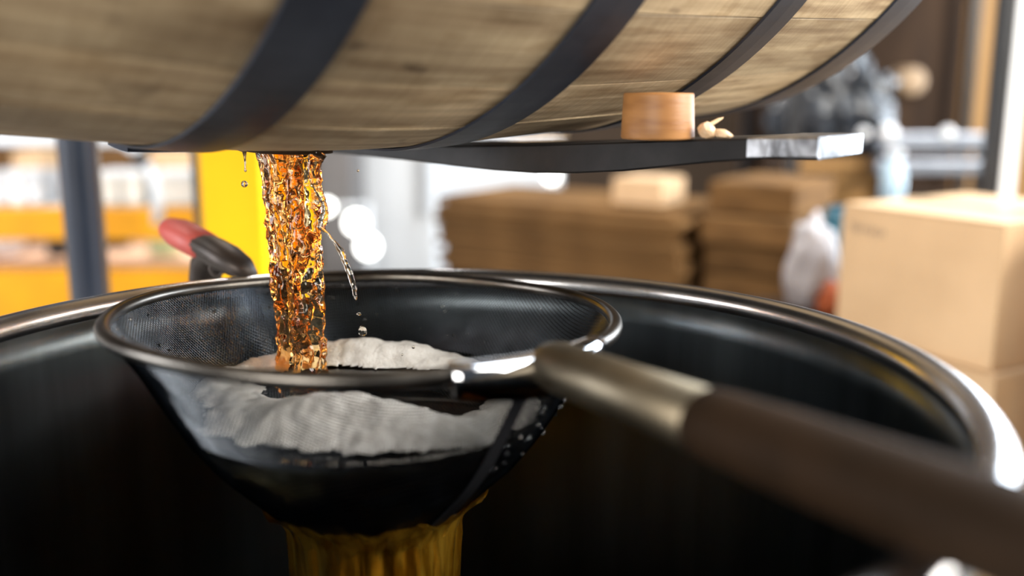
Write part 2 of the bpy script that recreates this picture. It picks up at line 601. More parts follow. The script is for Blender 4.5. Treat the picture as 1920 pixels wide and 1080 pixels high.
def wires(rot, pitch, wr):
    V, F = [], []
    n = int(ALEN / pitch)
    cr, sr = math.cos(rot), math.sin(rot)
    for i in range(-n, n + 1):
        u = (i + .5) * pitch
        if abs(u) >= ALEN * .995: continue
        half = math.sqrt(ALEN ** 2 - u * u)
        m = max(4, int(2 * half / .0062))
        base = len(V)
        pts = []
        for j in range(m + 1):
            v = -half + 2 * half * j / m
            s = math.hypot(u, v)
            az = math.atan2(v, u) + rot
            r, d = bowl(min(s, ALEN))
            wob = .0003 * noise.noise((u * 60, v * 60, rot))
            pts.append(Vector((r * math.cos(az), r * math.sin(az), -d + wob)))
        for j, p in enumerate(pts):
            t = (pts[min(j + 1, m)] - pts[max(j - 1, 0)]).normalized()
            nr = Vector((p.x, p.y, .03 + p.z * .0)).normalized()
            w = t.cross(nr).normalized()
            nr = w.cross(t)
            for k in range(3):
                q = 2 * PI * k / 3
                V.append(p + wr * (math.cos(q) * w + math.sin(q) * nr))
        for j in range(m):
            for k in range(3):
                a_, b_ = base + j * 3 + k, base + j * 3 + (k + 1) % 3
                F.append((a_, b_, b_ + 3, a_ + 3))
    return V, F


V1, F1 = wires(.35, .0026, .00040)
V2, F2 = wires(.35 + PI / 2, .0026, .00040)
o = len(V1)
mesh = raw('wire_mesh', [tuple(v) for v in V1 + V2], F1 + [tuple(i + o for i in q) for q in F2], M['wire'], strainer, True)
tag(mesh, 'fine woven wire bowl', None, None, 'stuff')

# cross strap from the handle down under the bowl and up to the far side
HAZ = math.atan2(-.124, .115)


def strap(side, w, name):
    bm = bmesh.new()
    rows = []
    N = 40
    for i in range(N + 1):
        s = ALEN * (1 - 2 * i / N)
        r, d = bowl(abs(s))
        sg = 1 if s >= 0 else -1
        c = Vector((sg * r * math.cos(HAZ + side), sg * r * math.sin(HAZ + side), -d))
        out = Vector((c.x, c.y, -.10 * (d / .155) ** 2 - .001)).normalized()
        c += out * .0014
        lat = Vector((-math.sin(HAZ), math.cos(HAZ), 0))
        rows.append([bm.verts.new(c + lat * k * w / 2 + out * dd) for k, dd in ((-1, 0), (-1, .0012), (1, .0012), (1, 0))])
    for A, B_ in zip(rows, rows[1:]):
        for j in range(4): bm.faces.new((A[j], A[(j + 1) % 4], B_[(j + 1) % 4], B_[j]))
    bm.faces.new(rows[0][::-1]); bm.faces.new(rows[-1])
    obj(name, bm, M['blackpaint'], strainer, smooth=False)


strap(0, .010, 'support_strap')
# handle
H0 = SMI @ Vector((.018, .535, ZC - .1515))
H1w = Vector((.150, .292, ZC - .1365))
H1 = SMI @ H1w
hd = (H1 - H0).normalized()
lat = hd.cross(Vector((0, 0, 1))).normalized()
upv = lat.cross(hd)
# clamp plate folded over the rim
bm = bmesh.new()
rows = []
for i in range(13):
    az = HAZ + R_(20) * (i - 6) / 6
    e = Vector((math.cos(az), math.sin(az), 0))
    sh = 1 - .45 * abs((i - 6) / 6) ** 2
    prof = [(-.0062, -.012 * sh - .002), (-.0064, .002), (-.003, .0058), (.003, .0058), (.0066, .002), (.0068, -.016 * sh - .002), (.0055, -.016 * sh - .002), (.0052, .001), (.002, .0046), (-.002, .0046), (-.005, .001), (-.005, -.012 * sh - .002)]
    rows.append([bm.verts.new(e * (SRAD + dr) + Vector((0, 0, z))) for dr, z in prof])
n = len(rows[0])
for A, B_ in zip(rows, rows[1:]):
    for k in range(n): bm.faces.new((A[k], A[(k + 1) % n], B_[(k + 1) % n], B_[k]))
bm.faces.new(rows[0][::-1]); bm.faces.new(rows[-1])
tag(obj('rim_clamp', bm, M['chrome'], strainer, smooth=True), 'shiny folded rim clamp')
bm = bmesh.new()
pts = [H0 + hd * x for x in (.001, .006, .016, .04, .150)]
tube(bm, pts, [.009, .0130, .0150, .0152, .0155], 20, up=(0, 0, 1), flat=.95)
tag(obj('handle_ferrule', bm, M['ferrule'], strainer, smooth=True), 'bare steel handle tube')
LT = (H1 - H0).length
bm = bmesh.new()
pts = [H0 + hd * x for x in (.140, .1415, .155, .19, LT, LT + .05, LT + .06)]
tube(bm, pts, [.0150, .0170, .0178, .0184, .0188, .0175, .006], 24, up=(0, 0, 1), flat=.92)
tag(obj('handle_grip', bm, M['grip'], strainer, smooth=True), 'dark brown grip')

# clear beads of liquid caught in the mesh
bm = bmesh.new()
rb = random.Random(11)
for k in range(150):
    if k < 60:
        az, s = rb.uniform(-.75, .15), ALEN * rb.uniform(.6, .97)
    else:
        az, s = rb.uniform(.6, 3.6), ALEN * rb.uniform(.66, .98)
    r, d = bowl(s)
    k_ = .0012 if k < 60 else -.0010
    c = Vector(((r + k_) * math.cos(az), (r + k_) * math.sin(az), -d))
    rr = rb.uniform(.0007, .0015)
    vs = bmesh.ops.create_icosphere(bm, subdivisions=2, radius=rr)['verts']
    bmesh.ops.translate(bm, vec=c, verts=vs)
tag(obj('liquid_bead', bm, M['bead'], strainer, smooth=True), 'tiny clear beads of liquid caught in the mesh', None, None, 'stuff')

# ------------------------------------------------------------------ liquid held in the strainer, foam, falling curtain
LEV = .0585
LC = Vector((SC.x, SC.y, SC.z - LEV))
prof = [(0, 0)]
r0 = bowl_at_depth(LEV) - .002
prof += [(r0 * k / 6, .0002 * math.sin(k)) for k in range(1, 6)] + [(r0 - .002, .0004), (r0, .0016), (r0 + .0004, .0)]
for d in (.07, .085, .1, .115, .13, .143, .150):
    prof.append((max(bowl_at_depth(d) - .0018, .001), LEV - d))
prof.append((0, LEV - .1525))
held = latheo('whiskey_in_strainer', prof, M['held'], None, 96, loc=LC)
tag(held, 'dark amber whiskey pooled inside the mesh strainer', 'whiskey')

blobs = [(-.098, .588, .050, .034, .017), (-.135, .592, .04, .028, .013), (-.062, .575, .03, .022, .012), (-.170, .625, .025, .03, .0065), (-.195, .66, .025, .03, .006),
         (-.140, .752, .05, .022, .011), (-.095, .748, .04, .024, .012), (-.185, .73, .03, .025, .009), (-.05, .735, .03, .02, .008),
         (-.010, .60, .022, .028, .007), (.004, .635, .018, .03, .007), (-.03, .57, .02, .02, .007), (-.205, .69, .02, .03, .008)]


def foam_h(x, y):
    h = -.0045
    for bx_, by_, sx, sy, a_ in blobs:
        h += a_ * math.exp(-((x - bx_) / sx) ** 2 - ((y - by_) / sy) ** 2)
    h += .0035 * noise.noise((x * 45, y * 45, 1.7)) + .0016 * noise.noise((x * 120, y * 120, 4.2))
    return min(h, .02)


bm = bmesh.new()
G = .0016
grid = {}
RF = bowl_at_depth(LEV) - .003
nG = int(RF / G) + 1
for i in range(-nG, nG + 1):
    for j in range(-nG, nG + 1):
        x, y = i * G, j * G
        if math.hypot(x, y) > RF: continue
        h = foam_h(SC.x + x, SC.y + y)
        if h > -.0006:
            hh = max(h, -.0002) + .0010 + .0005 * noise.noise((x * 700, y * 700, 0))
            grid[i, j] = bm.verts.new((x, y, hh))
for (i, j), v in list(grid.items()):
    q = [grid.get(k) for k in ((i, j), (i + 1, j), (i + 1, j + 1), (i, j + 1))]
    if all(q): bm.faces.new(q)
bmesh.ops.delete(bm, geom=[v for v in bm.verts if not v.link_faces], context='VERTS')
ext = bmesh.ops.solidify(bm, geom=list(bm.faces), thickness=-.0009)
foam = obj('whiskey_foam', bm, M['foam'], None, True, LC)
tag(foam, 'grey white bubbly foam floating on the whiskey in the strainer', 'foam')

# amber curtain running off the bottom of the strainer
bm = bmesh.new()
N = 120
rows = []
zz = [-.119, -.123, -.128, -.135, -.145, -.158, -.175, -.20, -.24, -.30, -.38, -.48, -.6, -.755]
for i, z in enumerate(zz):
    row = []
    for k in range(N):
        q = 2 * PI * k / N
        start = max(0., 1 - i / 3.)
        top = bowl_at_depth(min(-z, .15)) if -z < .15 else 0
        base = max(.080 - 1.0 * (-z - .119), .060 - .035 * (-z - .14))
        base = max(base, top + .0016, .034)
        rip = .0045 * noise.noise((math.cos(q) * 9, math.sin(q) * 9, z * 5)) + .0028 * noise.noise((math.cos(q) * 26, math.sin(q) * 26, z * 9)) + .0014 * noise.noise((math.cos(q) * 60, math.sin(q) * 60, z * 40))
        jag = .009 * noise.noise((math.cos(q) * 4, math.sin(q) * 4, 7.7)) * (1 if i == 0 else .5 if i == 1 else 0)
        r = base + rip * min(1, i / 3 + .1)
        row.append(bm.verts.new((r * math.cos(q), r * math.sin(q), z + jag)))
    rows.append(row)
for A, B_ in zip(rows, rows[1:]):
    for k in range(N): bm.faces.new((A[k], A[(k + 1) % N], B_[(k + 1) % N], B_[k]))
bmesh.ops.solidify(bm, geom=list(bm.faces), thickness=.0028)
curtain = obj('whiskey_curtain', bm, M['curtain'], None, True, SC)
tag(curtain, 'amber curtain of filtered whiskey falling from the bottom of the strainer', 'whiskey')

# ------------------------------------------------------------------ pouring stream
stream = thing('whiskey_stream', 'amber whiskey stream pouring from the barrel into the strainer', 'whiskey', (BUNG.x, BUNG.y, SC.z - LEV))
ZT, ZB = BUNG.z + .002 - stream.location.z, -.012


def jet(name, cx0, cx1, ra, rb_, cy, m, seed, amp=1.0, flat=1.0, tw=0.0, z0=None, z1=None, N=44, K=150):
    z0 = ZT if z0 is None else z0
    z1 = ZB if z1 is None else z1
    bm = bmesh.new()
    rows = []
    for i in range(K + 1):
        u = i / K
        z = z0 + (z1 - z0) * u
        cx = cx0 + (cx1 - cx0) * u + .0016 * amp * noise.noise((u * 7, seed, 3.))
        r = ra + (rb_ - ra) * u ** .7
        row = []
        for k in range(N):
            q = 2 * PI * k / N + tw * u
            e = Vector((math.cos(q), math.sin(q), z * 14))
            d = .30 * noise.noise((e.x * 1.1 + seed, e.y * 1.1, z * 26)) + .20 * noise.noise((e.x * 2.6, e.y * 2.6 + seed, z * 95)) + .13 * noise.noise((e.x * 6 + seed, e.y * 6, z * 210)) + .05 * noise.noise((e.x * 12 + seed, e.y * 12, z * 420))
            rr = r * (1 + amp * d)
            row.append(bm.verts.new((cx + rr * math.cos(q), cy + flat * rr * math.sin(q), z)))
        rows.append(row)
    for A, B_ in zip(rows, rows[1:]):
        for k in range(N): bm.faces.new((A[k], A[(k + 1) % N], B_[(k + 1) % N], B_[k]))
    bm.faces.new(rows[0]); bm.faces.new(rows[-1][::-1])
    return obj(name, bm, m, stream, True)


tag(jet('dark_jet', -.0062, -.0060, .0150, .0105, .004, M['whiskydark'], 1.3, 1.0, .9, .5), 'brownish orange strand of the stream')
tag(jet('golden_jet', .0095, .0070, .0115, .0125, -.006, M['whisky'], 5.1, 1.15, .9, -.4), 'golden rippled strand of the stream')
tag(jet('clear_fringe', -.0185, -.0085, .0050, .0035, -.001, M['whiskyclear'], 9.4, 1.5, .6, .3, z1=.085, K=70, N=24), 'clear thin fringe at the edge of the stream')
# side trickle
tr = [(600, 283), (590, 300), (588, 330), (594, 350), (601, 365), (608, 382), (610, 398), (606, 414), (601, 424), (612, 436), (626, 452), (640, 472), (648, 492), (656, 512), (662, 532), (666, 552), (668, 566)]
trr = [.0062, .0055, .0038, .0028, .0025, .0021, .0025, .0036, .0028, .0008, .0010, .0022, .0021, .0022, .0018, .0015, .0003]
P0 = stream.location
pts, rad = [], []
for i in range(len(tr) - 1):
    for k in range(5):
        u = k / 5
        p = at(tr[i][0] + (tr[i + 1][0] - tr[i][0]) * u, tr[i][1] + (tr[i + 1][1] - tr[i][1]) * u, .688)
        j = i * 5 + k
        p += Vector((.0007 * noise.noise((j * .45, 1, 2)), .0015 * noise.noise((j * .4, 5, 2)), 0))
        pts.append(p - P0)
        rad.append(max((trr[i] + (trr[i + 1] - trr[i]) * u) * (1 + .3 * noise.noise((j * .6, 2, 9))), .0003))
tag(tubeo('side_trickle', pts, rad, M['whiskyclear'], stream, 10), 'thin wavy side trickle')


def drop(name, px, py, Y, r, label, m='whiskyclear', sz=1.0, group=None):
    bm = bmesh.new()
    bmesh.ops.create_icosphere(bm, subdivisions=3, radius=r)
    for v in bm.verts:
        v.co.z *= sz * (1 + (.25 * v.co.z / r if sz > 1 else 0))
        v.co *= 1 + .08 * noise.noise(v.co * 300)
    o_ = obj(name, bm, M[m], None, True, at(px, py, Y))
    return tag(o_, label, 'droplet', group)


drop('whiskey_droplet', 458, 345, .70, .0024, 'round amber droplet below the hanging drip before the yellow post')
drop('whiskey_droplet', 673, 589, .695, .0018, 'small flat amber droplet just under the end of the side trickle', sz=.6)
drop('whiskey_droplet', 680, 622, .695, .0031, 'largest teardrop droplet below the side trickle over the foam', sz=1.25)
drop('whiskey_droplet', 671, 320, .70, .0009, 'tiny dark droplet in the air before the white refrigerator')
drop('whiskey_droplet', 775, 651, .70, .0012, 'tiny clear droplet splashed over the foam', group='splashed droplets over the foam')
drop('whiskey_droplet', 754, 665, .70, .0009, 'tiny clear droplet splashed over the foam', group='splashed droplets over the foam')
base = at(458, 279, .70)
pts = [base + Vector((0, 0, .002)), base + Vector((0, 0, -.0004)), base + Vector((0, 0, -.0022)), base + Vector((.0001, 0, -.006)), base + Vector((0, 0, -.011)), base + Vector((-.0001, 0, -.0143)), base + Vector((0, 0, -.0152)), base + Vector((0, 0, -.0162))]
dr_ = tubeo('whiskey_drip', pts, [.0078, .006, .0016, .0008, .0006, .0007, .0011, .0003], M['whiskyclear'], None, 12)
tag(dr_, 'thin drip hanging from the barrel beside the stream', 'drip')

# ------------------------------------------------------------------ lift truck: fork blade, mast, rail, cylinder
truck = thing('lift_truck', 'yellow lift truck mast with a black tapered fork blade under the barrel', 'lift truck', (at(457, 500, 1.5).x, 1.5, 0))
T0 = truck.location
FT = Vector((.1825, .600, 0))
fd = Vector((.097 + .0 - .1825, .665 - .600, 0)).normalized()
fd = Vector((-.76, .65, 0)).normalized()
fl = Vector((fd.y, -fd.x, 0))           # across the blade, away from the camera side
bm = bmesh.new()
secs = []
for s, zt, zb in ((0, -.0315, -.0437), (.035, -.0325, -.0458), (.07, -.0345, -.0495), (.107, -.0368, -.0545), (.14, -.039, -.0590), (.18, -.0415, -.0628), (.22, -.0440, -.0648), (.26, -.046, -.0650), (.30, -.0480, -.0640), (.36, -.049, -.0620), (.45, -.0490, -.060), (.70, -.049, -.0615), (.78, -.046, -.066)):
    c = FT + fd * s
    w = .085 if s > .06 else .070 + .25 * s
    hw0, hw1 = 0.0, w
    b = .0012
    sec = []
    for l, z in ((hw0, zb + b), (hw0, zt - b), (hw0 + b, zt), (hw1 - b, zt), (hw1, zt - b), (hw1, zb + b), (hw1 - b, zb), (hw0 + b, zb)):
        sec.append(bm.verts.new(c + fl * l + Vector((0, 0, ZC + z)) - T0))
    secs.append(sec)
for A, B_ in zip(secs, secs[1:]):
    for k in range(8): bm.faces.new((A[k], A[(k + 1) % 8], B_[(k + 1) % 8], B_[k]))
bm.faces.new(secs[0][::-1]); bm.faces.new(secs[-1])
fork = obj('fork_blade', bm, M['fork'], truck)
tag(fork, 'flat black tapered fork blade with a worn bright tip')
bm = bmesh.new()                         # worn bright wrap at the tip
secs = []
for s, zt, zb in ((-.0004, -.0313, -.0439), (.012, -.0316, -.0443), (.030, -.0322, -.0451), (.046, -.0329, -.0461)):
    c = FT + fd * s
    w = .0702 + .25 * s
    jag = 0
    sec = []
    e = .0003
    for l, z in ((-e, zb + .0012), (-e, zt - .0010), (.001, zt + e), (w - .001, zt + e), (w + e, zt - .001), (w + e, zb + .001), (w - .001, zb - e), (.001, zb - e)):
        sec.append(bm.verts.new(c + fl * l + Vector((0, 0, ZC + z)) - T0))
    secs.append(sec)
for A, B_ in zip(secs, secs[1:]):
    for k in range(8): bm.faces.new((A[k], A[(k + 1) % 8], B_[(k + 1) % 8], B_[k]))
bm.faces.new(secs[0][::-1])
tag(obj('worn_tip', bm, M['forktip'], fork), 'bright worn steel tip')
FE = FT + fd * .77
rotF = Matrix.Rotation(math.atan2(fd.y, fd.x), 3, 'Z')
boxo('fork_shank', FE + fd * .02 + fl * .042 + Vector((0, 0, ZC + .17)) - T0, (.035, .085, .47), M['fork'], truck, rotF, .003)
boxo('carriage_bar', Vector((FE.x - .02, FE.y + .10, ZC + .30)) - T0, (.60, .05, .09), M['blackpaint'], truck, None, .004)
PW = at(512, 400, 1.5).x - at(402, 400, 1.5).x
boxo('mast_post', (0, 0, 1.05), (PW, .10, 2.1), M['yellow'], truck, None, .004)
boxo('guide_rail', (-PW / 2 - .010, .02, 1.05), (.018, .09, 2.08), M['blackpaint'], truck, None, .002)
cxp = at(158, 420, 1.30)
latheo('hydraulic_cylinder', [(0, .05), (.0255, .05), (.0255, 2.05), (.012, 2.06), (0, 2.06)], M['navypaint'], truck, 32, loc=Vector((cxp.x, cxp.y, 0)) - Vector((T0.x, T0.y, 0)))
boxo('mast_foot', (-.12, -.08, .03), (.5, .4, .06), M['blackpaint'], truck, None, .01)

# ------------------------------------------------------------------ bung on the fork
BX, BY = .0965, .667
zb = ZC - .0352
bung = thing('wooden_bung', 'turned wooden bung standing on the black fork blade', 'bung', (BX, BY, zb))
latheo('bung_body', [(0, 0), (.0238, 0), (.0243, .0012), (.0240, .008), (.0231, .0285), (.0226, .0296), (0, .0300)], M['bung'], bung, 48)
rc = random.Random(5)
for i, (dx, dy, dz, sx, sy, sz, rz, ry, lab) in enumerate([(.031, -.013, .0055, .014, .010, .0105, .3, .25, 'broad split chip of pale wood leaning against the bung'),
                                               (.0345, -.006, .0100, .017, .0034, .003, .25, -.45, 'slender pointed wood splinter rising above the other chips'),
                                               (.0405, -.015, .0035, .012, .008, .0065, -.2, .2, 'small curled wood chip lying on the fork blade')]):
    bm = bmesh.new()
    bmesh.ops.create_icosphere(bm, subdivisions=2, radius=.5)
    for v in bm.verts:
        v.co *= 1 + .35 * noise.noise(v.co * 2.3 + Vector((i * 5, 0, 0)))
        v.co.z *= 1 - .5 * v.co.x
    bmesh.ops.transform(bm, matrix=Matrix.Rotation(rz, 4, 'Z') @ Matrix.Rotation(ry, 4, 'Y') @ Matrix.Diagonal((sx, sy, sz, 1)), verts=bm.verts)
    tag(obj('wood_chip', bm, M['chip'], None, False, (BX + dx, BY + dy, zb + dz)), lab, 'wood chip', 'wood chips beside the bung')

# ------------------------------------------------------------------ spring clamp on the rim
cl = thing('spring_clamp', 'dark spring clamp with a red rubber grip biting the strainer rim', 'clamp', at(430, 525, .80))
C0 = cl.location
A1 = [at(474, 517, .795), at(452, 500, .80), at(425, 482, .81), at(398, 466, .825), at(372, 455, .84), at(345, 443, .855)]
tubeo('upper_arm', [p - C0 for p in A1], [.006, .0130, .0155, .0150, .0125, .010], M['clampsteel'], cl, 14, flat=.7)
A2 = [at(440, 512, .80), at(420, 492, .812), at(398, 476, .832), at(388, 492, .845), at(385, 520, .85), at(384, 560, .852), at(384, 620, .853)]
tubeo('lower_arm', [p - C0 for p in A2], [.005, .011, .0135, .0145, .0145, .013, .011], M['clampsteel'], cl, 14, flat=.7)
A3 = [at(392, 466, .832), at(386, 463, .834), at(360, 449, .848), at(336, 437, .860), at(320, 429, .870), at(311, 425, .876)]
tag(tubeo('rubber_grip', [p - C0 for p in A3], [.008, .0146, .0156, .0150, .0118, .005], M['red'], cl, 16, flat=.85), 'red rubber grip')
A4 = [at(384, 640, .854), at(384, 625, .854), at(384, 600, .8535)]
tubeo('rubber_grip', [p - C0 for p in A4], [.006, .0118, .0115], M['red'], cl, 14)
bm = bmesh.new()
tube(bm, [at(412, 500, .82) - C0 + Vector((.006 * math.cos(q), .011 - .022 * q / (8 * PI), .006 * math.sin(q))) for q in [8 * PI * k / 64 for k in range(65)]], .0011, 6)
obj('coil_spring', bm, M['clampsteel'], cl, True)


# ------------------------------------------------------------------ background: cardboard boxes on the right
def cardbox(name, corner_l, corner_r, depth, h, label, m='card', open_top=False, stamp=False, group=None):
    L, Rr = Vector(corner_l), Vector(corner_r)
    ex = (Rr - L); ex.z = 0
    wd = ex.length
    ang = math.atan2(ex.y, ex.x)
    t = thing(name, label, 'box', (L.x, L.y, L.z - h), (0, 0, ang), group)
    bm = bmesh.new()
    box(bm, (wd / 2, depth / 2, h / 2 - .0015), (wd, depth, h - .003), None, .003)
    obj('carton', bm, M[m], t)
    for k in (0, 1):
        boxo('flap', (wd / 2, depth * (.25 + .5 * k), h - .0012), (wd - .002, depth / 2 - .002, .003), M[m], t, Matrix.Rotation(R_(.5 if k else -.4), 3, 'X'), .0006)
    boxo('tape_strip', (wd / 2, depth / 2, h + .0008), (wd + .001, .045, .0006), M['tape'], t, None, 0)
    boxo('tape_strip', (-.0003, depth / 2, h - .04), (.0006, .045, .08), M['tape'], t, None, 0)
    if stamp:
        bm = bmesh.new()
        x = .022
        for i, (w, hh) in enumerate([(.004, .013), (.004, .013), (.004, .013), (0, 0), (.007, .013), (.005, .013), (.008, .013), (.005, .013), (.006, .011)]):
            if w:
                box(bm, (x, -.0004, h - .034 - .0004 * i), (.0018, .0004, hh))
                box(bm, (x + w * .35, -.0004, h - .034 - .0004 * i - hh * (.45 if i % 2 else 0)), (w * .7, .0004, .0018))
            x += w + .0026
        tag(obj('printed_mark', bm, M['ink'], t), 'small smudged dark printed mark')
    return t


zt = ZC - .183
bl = on_z(1581, 381, zt)
br = on_z(1886, 421, zt)
cardbox('cardboard_box', bl, br, .30, .205, 'tan cardboard box with a small dark printed mark, topmost of its stack', stamp=True)
ex = (br - bl).normalized()
for k, lab in enumerate(['second cardboard box directly under the box with the printed mark', 'third cardboard box down in the stack beside the drum', 'bottom cardboard box of the stack standing on the floor']):
    z = zt - .207 - k * .2155
    o_ = Vector((.012 * ((k % 2) * 2 - 1), -.006 * k, 0))
    cardbox('cardboard_box', Vector((bl.x, bl.y, z)) + o_ - ex * .02, Vector((br.x, br.y, z)) + o_ + ex * .02, .32, .2135 if k < 2 else z - zt + .183 + (ZC - .183) - 0.0, lab)
q = Vector((-ex.y, ex.x, 0))
b2l = br + ex * .045 + q * .04
b2r = b2l + ex * .25
cardbox('cardboard_box', b2l, b2r, .30, .26, 'pale cardboard box beside the printed box, under the white paper bundle', )
cardbox('cardboard_box', Vector((b2l.x, b2l.y, zt - .262)), Vector((b2r.x, b2r.y, zt - .262)), .30, .30, 'cardboard box beneath the pale box beside the printed box')
cardbox('cardboard_box', Vector((b2l.x, b2l.y, zt - .564)), Vector((b2r.x, b2r.y, zt - .564)), .30, zt - .564, 'lowest cardboard box on the floor of the stack beside the printed box')
pb = thing('paper_bundle', 'bright white bundle of paper on the pale cardboard box', 'paper', b2l + ex * .10 + q * .16 + Vector((0, 0, .0035)), (0, 0, .35))
for k in range(6):
    boxo('paper_ream', (.004 * (k % 2), .003 * (k % 3), .008 + .0155 * k), (.16, .2, .015), M['paper'], pb, None, .002)

# ------------------------------------------------------------------ background: flattened cartons on a low table
zs = ZC - .268
sl, sr = on_z(806, 366, zs), on_z(1266, 402, zs)
ex2 = (sr - sl); L2 = ex2.length; ex2.normalize()
q2 = Vector((-ex2.y, ex2.x, 0))
ang2 = math.atan2(ex2.y, ex2.x)
tabz = .46
tb = thing('low_table', 'low dark table carrying the stacks of flattened cartons', 'table', (sl.x, sl.y, 0), (0, 0, ang2))
boxo('table_top', (L2 / 2 + .12, .20, tabz - .02), (L2 + .27, .42, .036), M['darkwood'], tb, None, .003)
for x in (.02, L2 + .22):
    for y in (.03, .37):
        boxo('leg', (x, y, (tabz - .04) / 2), (.05, .05, tabz - .04), M['darkwood'], tb, None, .003)
nb = 18
hb = (zs - tabz) / nb
for k in range(nb):
    jx, jy, jr = rs.uniform(-.02, .02), rs.uniform(-.012, .012), rs.uniform(-.02, .02)
    c = sl + ex2 * (L2 / 2 + jx) + q2 * (.19 + jy)
    bm = bmesh.new()
    box(bm, (0, 0, hb / 2 - .002), (L2 * rs.uniform(.97, 1.0), .34, hb * rs.uniform(.82, .94)), None, .003)
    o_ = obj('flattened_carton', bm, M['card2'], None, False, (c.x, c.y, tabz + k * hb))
    o_.rotation_euler = (0, 0, ang2 + jr)
    lab = 'brown flattened carton bundle in the long stack behind the drum'
    if k == nb - 1: lab = 'topmost flattened carton bundle of the long stack, under the small light carton'
    tag(o_, lab, 'cardboard', 'flattened cartons in the long stack')
for k in range(5):
    c = sl + ex2 * (L2 + .13) + q2 * .22
    bm = bmesh.new()
    hk = .062
    box(bm, (0, 0, hk / 2 - .002), (.20, .30, hk * .92), None, .004)
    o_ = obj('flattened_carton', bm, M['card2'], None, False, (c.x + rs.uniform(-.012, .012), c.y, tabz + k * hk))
    o_.rotation_euler = (0, 0, ang2 + rs.uniform(-.03, .03))
    tag(o_, 'thick flattened carton bundle in the short stack by the black upright', 'cardboard', 'flattened cartons in the short stack')
c1 = on_z(1168, 390, zs + .001)
cb = thing('small_carton', 'small light tan carton lying on the long stack of flattened cartons', 'box', (c1.x + .07, c1.y + .10, zs + .0), (0, 0, ang2))
boxo('carton', (0, 0, .030), (.125, .12, .056), M['card'], cb, None, .003)
boxo('flap', (0, -.03, .0592), (.122, .058, .002), M['card'], cb, None, 0)
boxo('flap', (0, .03, .0592), (.122, .058, .002), M['card'], cb, None, 0)
c2 = sl + ex2 * (L2 + .13) + q2 * .22
cb = thing('flat_carton', 'flat orange brown carton on the short stack by the black upright', 'box', (c2.x, c2.y, tabz + 5 * .062), (0, 0, ang2))
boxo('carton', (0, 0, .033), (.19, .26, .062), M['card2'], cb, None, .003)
boxo('flap', (0, 0, .0655), (.186, .256, .002), M['card2'], cb, None, 0)

# thin black rack upright with shelf, behind the fork tip
U = at(1478, 450, 2.5)
sh = thing('black_rack', 'dark shelf rack with thin black uprights behind the cardboard boxes', 'rack', (U.x, U.y, 0))
for dx, dy in ((0, 0), (.68, .07), (0, .5), (.68, .57)):
    boxo('upright', (dx, dy, .95), (.028, .028, 1.9), M['blackpaint'], sh, None, .002)
for z in (.25, .70, 1.50):
    boxo('shelf_board', (.34, .3, z), (.70, .60, .03), M['darkwood'], sh, Matrix.Rotation(.1, 3, 'Z'), .002)
boxo('back_panel', (.34, .625, 1.0), (.70, .015, 1.9), M['darkwood'], sh, Matrix.Rotation(.1, 3, 'Z'), .001)


def crumple(name, c, s, m, label, cat, seed, amp=.35, sub=4, freq=2.2, group=None):
    bm = bmesh.new()
    bmesh.ops.create_icosphere(bm, subdivisions=sub, radius=.5)
    for v in bm.verts:
        d = v.co.normalized()
        v.co *= 1 + amp * noise.noise(d * freq + Vector((seed, 0, 0))) + amp * .6 * abs(noise.noise(d * freq * 2.6 + Vector((0, seed, 0))))
        if v.co.z < -.36: v.co.z = -.36 - (v.co.z + .36) * .05
        v.co = Vector((v.co.x * s[0], v.co.y * s[1], (v.co.z + .36) * s[2]))
    o_ = obj(name, bm, M[m], None, True, c)
    return tag(o_, label, cat, group)


# on the rack shelf: shiny rails, jar, black bag
SZ = .715
pbk = at(1552, 265, 2.76)
crumple('black_bag', (pbk.x, pbk.y, at(1552, 285, 2.76).z), (.27, .22, .31), 'bagblack', 'crumpled glossy black plastic bag behind the barrel end', 'bag', 3.1, .45, 5, 2.6)
bs = thing('wooden_crate', 'dark wooden slatted crate under the black plastic bag', 'crate', (pbk.x, pbk.y + .02, SZ))
ch_ = at(1552, 285, 2.76).z - SZ
boxo('crate_panel', (0, 0, ch_ / 2), (.28, .22, ch_ - .002), M['darkwood'], bs, None, .003)
for k in range(3):
    boxo('slat', (0, -.114, ch_ * (.2 + .3 * k)), (.28, .008, ch_ * .2), M['ply'], bs, None, .002)
tra = at(1725, 330, 2.62)
ts = thing('steel_rail_stand', 'pair of shiny steel rails on short legs above the cardboard box', 'rails', (tra.x, tra.y, SZ))
for py, hpx in ((265, 30), (312, 24)):
    zc_ = at(1725, py, 2.62).z - SZ
    boxo('rail', (.03, 0, zc_), (.31, .05, hpx / FPX * 2.65), M['railsteel'], ts, None, .005)
for dx in (-.09, .16):
    boxo('leg', (dx, .02, (at(1725, 262, 2.62).z - SZ) / 2), (.02, .02, at(1725, 262, 2.62).z - SZ), M['blackpaint'], ts, None, .002)
for px, rr in ((1620, .015), (1665, .024), (1776, .018)):
    p = at(px, 250, 2.60)
    bm = bmesh.new()
    bmesh.ops.create_uvsphere(bm, u_segments=16, v_segments=10, radius=rr)
    obj('highlight_ball', bm, M['whiteplastic'], ts, True, p - Vector((tra.x, tra.y, SZ)))  # white balls added in place of bright blurred highlights
jp = at(1675, 330, 2.53)
jr = thing('glass_jar', 'tall pale blue glass jar before the steel rails', 'jar', (jp.x, jp.y, SZ))
jh = at(1675, 292, 2.53).z - SZ
M['jar'] = mat('pale_blue_glass', (.45, .6, .72), .12, 0, (.35, .5, .62), (20, 20, 20), coat=.6)
latheo('jar_body', [(0, 0), (.027, 0), (.03, .006), (.03, jh * .72), (.022, jh * .84), (.018, jh * .9), (.018, jh), (0, jh)], M['jar'], jr, 32)
latheo('jar_lid', [(0, jh), (.021, jh), (.021, jh + .014), (0, jh + .016)], M['whiteplastic'], jr, 32)
kp = at(1700, 152, 3.0)
